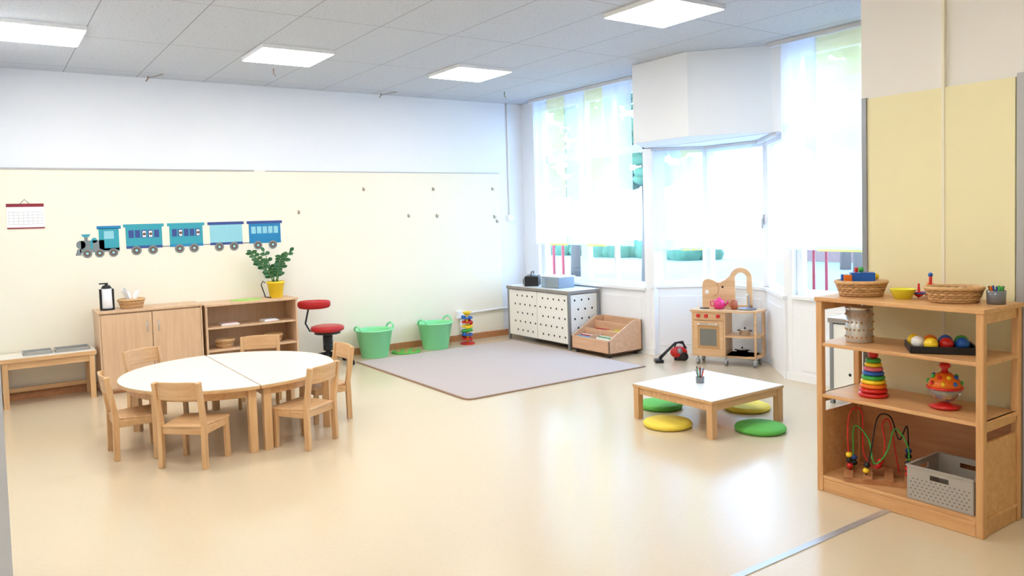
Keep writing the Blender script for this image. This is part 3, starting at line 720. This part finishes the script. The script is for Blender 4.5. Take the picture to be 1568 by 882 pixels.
for k,(x,y,c) in enumerate([(0,0,REDP),(.045,.05,ORANGE),(-.03,.06,REDP)]):
    f.lathe([(0,0),(.006,.004),(.03,.022),(.032,.028),(.008,.034),(.005,.075),(0,.077)],c,(x,y,0),20); f.torus((x,y,.026),.03,.004,BLUE if k else YEL,seg=20,k=6)
f.cyl((.01,.02,.03),.008,.085,REDP); f.sph((.01,.02,.12),.012,BLUE)
f.done("spinning_tops",(4.03,2.03,T))
f=B(); f.lathe([(0,0),(.04,0),(.042,.065),(.038,.065),(.036,.006),(0,.006)],MATS["cup_glass"],seg=24)
for i in range(7):
    a=i*.9; f.beam((.012*math.cos(a),.012*math.sin(a),.006),(.03*math.cos(a),.03*math.sin(a),.085),.009,.009,[GREENP,BLUE,BLACK,ORANGE,NAVY,GREENP,DARK][i])
f.done("crayon_glass",(3.98,1.71,T))
TIN=plain("tin_silver",(205,205,202),.32,.55,var=.08,scale=30)
f=B(); f.lathe([(0,0),(.066,0),(.068,.004),(.068,.178)],TIN,seg=36); f.lathe([(.068,.176),(.071,.178),(.071,.192),(.067,.195),(0,.195)],CHROME,seg=36)
for i in range(18):
    a=2*pi*i/18
    for k in range(4): f.sph((.068*math.cos(a+.17*(k%2)),.068*math.sin(a+.17*(k%2)),.03+k*.04),.006,WICKD,seg=8)
f.done("round_tin",(3.90,2.36,.821))
f=B(); f.box(-.14,.14,-.10,.10,0,.006,BLACK)
for a in ((-.15,-.138,-.11,.11),(.138,.15,-.11,.11),(-.15,.15,-.11,-.098),(-.15,.15,.098,.11)): f.box(*a,.0,.035,BLACK)
bs=[(-.10,0,PAPER),(-.05,-.055,YEL),(-.04,.04,ORANGE),(.02,-.04,REDP),(.03,.05,BLUE),(.09,-.03,BLUE),(.10,.05,GREENP),(-.11,.06,YEL)]
for x,y,c in bs: f.sph((x,y,.006+.034),.033,c)
f.done("tray_of_coloured_balls",(3.92,1.94,.821),math.radians(-55),bevel=.003)
f=B(); f.lathe([(0,0),(.07,0),(.075,.01),(.07,.02),(0,.02)],REDP)
for i,(c,r) in enumerate(zip([REDP,ORANGE,YEL,GREENP,BLUE,plain("pink_ring",(230,110,130),.4),YEL,GREENP],[.072,.068,.064,.060,.055,.050,.045,.04])):
    f.torus((0,0,.035+i*.0225),r-.016,.0155,c,seg=28,zs=.75)
    f.cyl((0,0,.028+i*.0225),r-.018,.018,c)
f.sph((0,0,.225),.026,REDP); f.done("ring_stacking_toy",(3.88,2.27,.541))
f=B(); f.lathe([(0,0),(.06,0),(.075,.012),(.04,.018),(.02,.03),(0,.03)],REDP)
f.lathe([(0,-.075),(.04,-.063),(.07,-.03),(.078,0)],plain("clear_dome",(230,225,220),.1,trans=.7),(0,0,.105),seg=28); f.lathe([(.078,0),(.07,.03),(.045,.06),(.02,.072),(0,.075)],ORANGE,(0,0,.105),seg=28)
f.torus((0,0,.105),.078,.006,REDP); f.lathe([(0,0),(.02,0),(.012,.02),(.028,.035),(.02,.05),(0,.052)],REDP,(0,0,.175),20)
for i in range(8):
    a=i*pi/4
    for ph in (.35,.8): f.sph((.076*math.cos(a+ph)*math.cos(ph),.076*math.sin(a+ph)*math.cos(ph),.105+.076*math.sin(ph)),.011,[YEL,BLUE,GREENP,REDP][i%4],seg=10)
for i in range(6): f.sph((.035*math.cos(i),.035*math.sin(i),.07),.014,[BLUE,YEL,REDP][i%3],seg=10)
f.done("spinning_ball_toy",(3.90,1.91,.541))
# bead maze
f=B()
for s in (-1,1): f.box(-.16,.16,s*.085-.012,s*.085+.012,0,.025,WOODD)
for x in (-.145,-.05,.05,.145): f.box(x-.022,x+.022,-.105,.105,.025,.037,WOODD)
def sm(P,n=10):
    out=[];P=[Vector(p) for p in P];Q=[P[0]]+P+[P[-1]]
    for i in range(1,len(Q)-2):
        for k in range(n):
            t=k/n;a,b_,c,d=Q[i-1],Q[i],Q[i+1],Q[i+2]
            out.append(.5*((2*b_)+(c-a)*t+(2*a-5*b_+4*c-d)*t*t+(3*b_-a-3*c+d)*t**3))
    out.append(P[-1]); return out
f.tube(sm([(-.14,0,.03),(-.15,.0,.25),(-.13,.02,.36),(-.08,.05,.34),(-.07,.03,.12),(.0,0,.06),(.03,-.02,.2),(.02,0,.3),(.05,.03,.32),(.07,.06,.22),(.1,.05,.03)]),.004,REDP,k=6)
f.tube(sm([(-.12,.06,.03),(-.12,.05,.26),(-.05,0,.22),(-.02,-.05,.1),(.04,-.03,.16),(.08,0,.28),(.14,-.05,.2),(.14,-.05,.03)]),.004,GREENP,k=6)
f.tube(sm([(-.06,-.06,.03),(-.03,-.05,.20),(.0,.0,.34),(.06,.05,.33),(.1,.02,.22),(.14,.06,.28),(.145,.07,.03)]),.004,DARK,k=6)
for i,(x,y,z) in enumerate([(-.14,0,.06),(-.142,0,.09),(-.144,0,.12),(-.12,.06,.06),(-.12,.058,.09),(.0,0,.075),(.01,0,.10),(.145,.07,.06),(.145,.07,.09),(.145,.07,.12),(.145,.07,.15),(.14,-.05,.06),(.14,-.05,.09),(.14,-.05,.12),(-.06,-.06,.06),(-.055,-.058,.09)]):
    f.sph((x,y,z),.017,[REDP,BLACK,YEL,BLACK,NAVY,REDP][i%6],seg=12,sc=(1,1,.9))
f.done("bead_maze_toy",(3.89,2.25,.091),math.radians(-60),bevel=.002)
# grey basket
f=B(); wx,wy,hh=.15,.155,.17
f.box(-wx+.01,wx-.01,-wy+.01,wy-.01,0,.006,GREYB)
HOLE=plain("basket_hole",(110,102,94),.8)
def wallp(length,Mx):
    a=length/2; s=.045; z1=hh-.055; z2=hh-.03
    f.box(-a,a,-.003,.003,0,z1,GREYB,Mx); f.box(-a,-s,-.003,.003,z1,z2,GREYB,Mx); f.box(s,a,-.003,.003,z1,z2,GREYB,Mx); f.box(-a,a,-.003,.003,z2,hh-.008,GREYB,Mx)
    f.box(-a-.004,a+.004,-.008,.005,hh-.008,hh,GREYB,Mx)
    nx=int(length/.022)
    for i in range(nx):
        for j in range(6):
            x=-a+.018+i*.022+(.011 if j%2 else 0); z=.02+j*.017
            if x>a-.01: continue
            f.box(x-.004,x+.004,-.0036,-.003,z-.0025,z+.0025,HOLE,Mx)
for ang,L_,dist in ((0,2*wx,wy),(pi,2*wx,wy),(pi/2,2*wy,wx),(-pi/2,2*wy,wx)):
    wallp(L_,Matrix.Rotation(ang,4,'Z')@Matrix.Translation((0,-dist,0)))
f.done("grey_plastic_basket",(3.905,1.865,.092),0,bevel=.0015)
# ------------------------------------------------------------------ outside
PAVE=plain("outdoor_paving",(154,164,180),.8,var=.05,scale=2)
f=B(); f.box(6.75,60,-25,60,-.3,-.2,PAVE); f.done("outdoor_ground")
TREE=plain("tree_foliage",(84,124,94),.9,var=.5,scale=2.5); TRUNK=plain("tree_trunk",(120,106,94),.9)
random.seed(11)
def tree(x,y,s,z0=1.9):
    f=B(); f.tube([(0,0,-.2),(.05,0,1.2*s),(.1,.1,(z0+1)*s)],[.11*s,.09*s,.06*s],TRUNK)
    for i in range(300):
        a=random.random()*2*pi; t=random.random(); z=(z0+t*3.6)*s
        rr=random.random()**.5*1.6*s*math.sin(pi*(t*.85+.1))
        f.sph((rr*math.cos(a),rr*math.sin(a),z),random.uniform(.07,.2)*s,TREE,seg=8,sc=(1,1,.7))
    f.done("garden_tree",(x,y,0))
tree(10.9,11.1,1.1); tree(15.2,9.2,1.2); tree(13.5,16.5,1.3,1.6); tree(20,12.5,1.4); tree(12.2,6.9,.95)
f=B()
for i in range(60): f.sph((random.uniform(-.4,.4),-11+i*.45,.0),random.uniform(.45,.7),TREE,seg=8)
f.done("garden_hedge",(21.5,30,0))
BRK=plain("red_brick",(150,118,110),.9,var=.2,scale=10)
f=B(); f.box(22.5,26,9,15.5,-.2,1.5,BRK); f.prism([(22.3,1.5),(26.2,1.5),(24.2,2.3)],9,15.5,plain("roof_tiles",(160,130,122),.8),XZ()); f.done("outdoor_brick_building")
REDO=plain("red_painted_steel",(150,34,44),.4)
f=B()
for yy in (4.78,4.93): f.cyl((7.3,yy,-.2),.016,1.4,REDO)
f.done("red_bike_rack")
f=B()
for yy in (10.1,10.35,10.7): f.cyl((8.0,yy,-.2),.025,1.4,REDO)
f.done("red_bike_rack")
# ------------------------------------------------------------------ world & camera
sc=bpy.context.scene
w=bpy.data.worlds.new("sky"); sc.world=w; w.use_nodes=True; n=w.node_tree.nodes; l=w.node_tree.links
bg=n["Background"]; tc=n.new("ShaderNodeTexCoord"); sp=n.new("ShaderNodeSeparateXYZ"); cr=n.new("ShaderNodeValToRGB")
l.new(tc.outputs["Generated"],sp.inputs[0]); l.new(sp.outputs[2],cr.inputs["Fac"])
cr.color_ramp.elements[0].color=(.62,.81,1,1); cr.color_ramp.elements[1].color=(.31,.55,1,1)
l.new(cr.outputs["Color"],bg.inputs["Color"]); bg.inputs["Strength"].default_value=6.5
cam=bpy.data.cameras.new("camera"); co=bpy.data.objects.new("camera",cam); sc.collection.objects.link(co); sc.camera=co
cam.sensor_width=36; cam.lens=1182/1568*36; cam.shift_y=-51/1568; cam.clip_start=.05
th_=math.radians(1.655); p_=math.atan(58/1182); yw=math.radians(34.6)
f0=Vector((math.sin(yw),math.cos(yw),0)); r0_=Vector((math.cos(yw),-math.sin(yw),0)); Zv=Vector((0,0,1))
F_=f0*math.cos(p_)-Zv*math.sin(p_); U0=f0*math.sin(p_)+Zv*math.cos(p_)
R_=r0_*math.cos(th_)-U0*math.sin(th_); U_=U0*math.cos(th_)+r0_*math.sin(th_)
M=Matrix((R_,U_,-F_)).transposed().to_4x4(); M.translation=(0,0,1.55); co.matrix_world=M
sc.view_settings.view_transform='Standard'; sc.view_settings.look='None'; sc.view_settings.exposure=.42
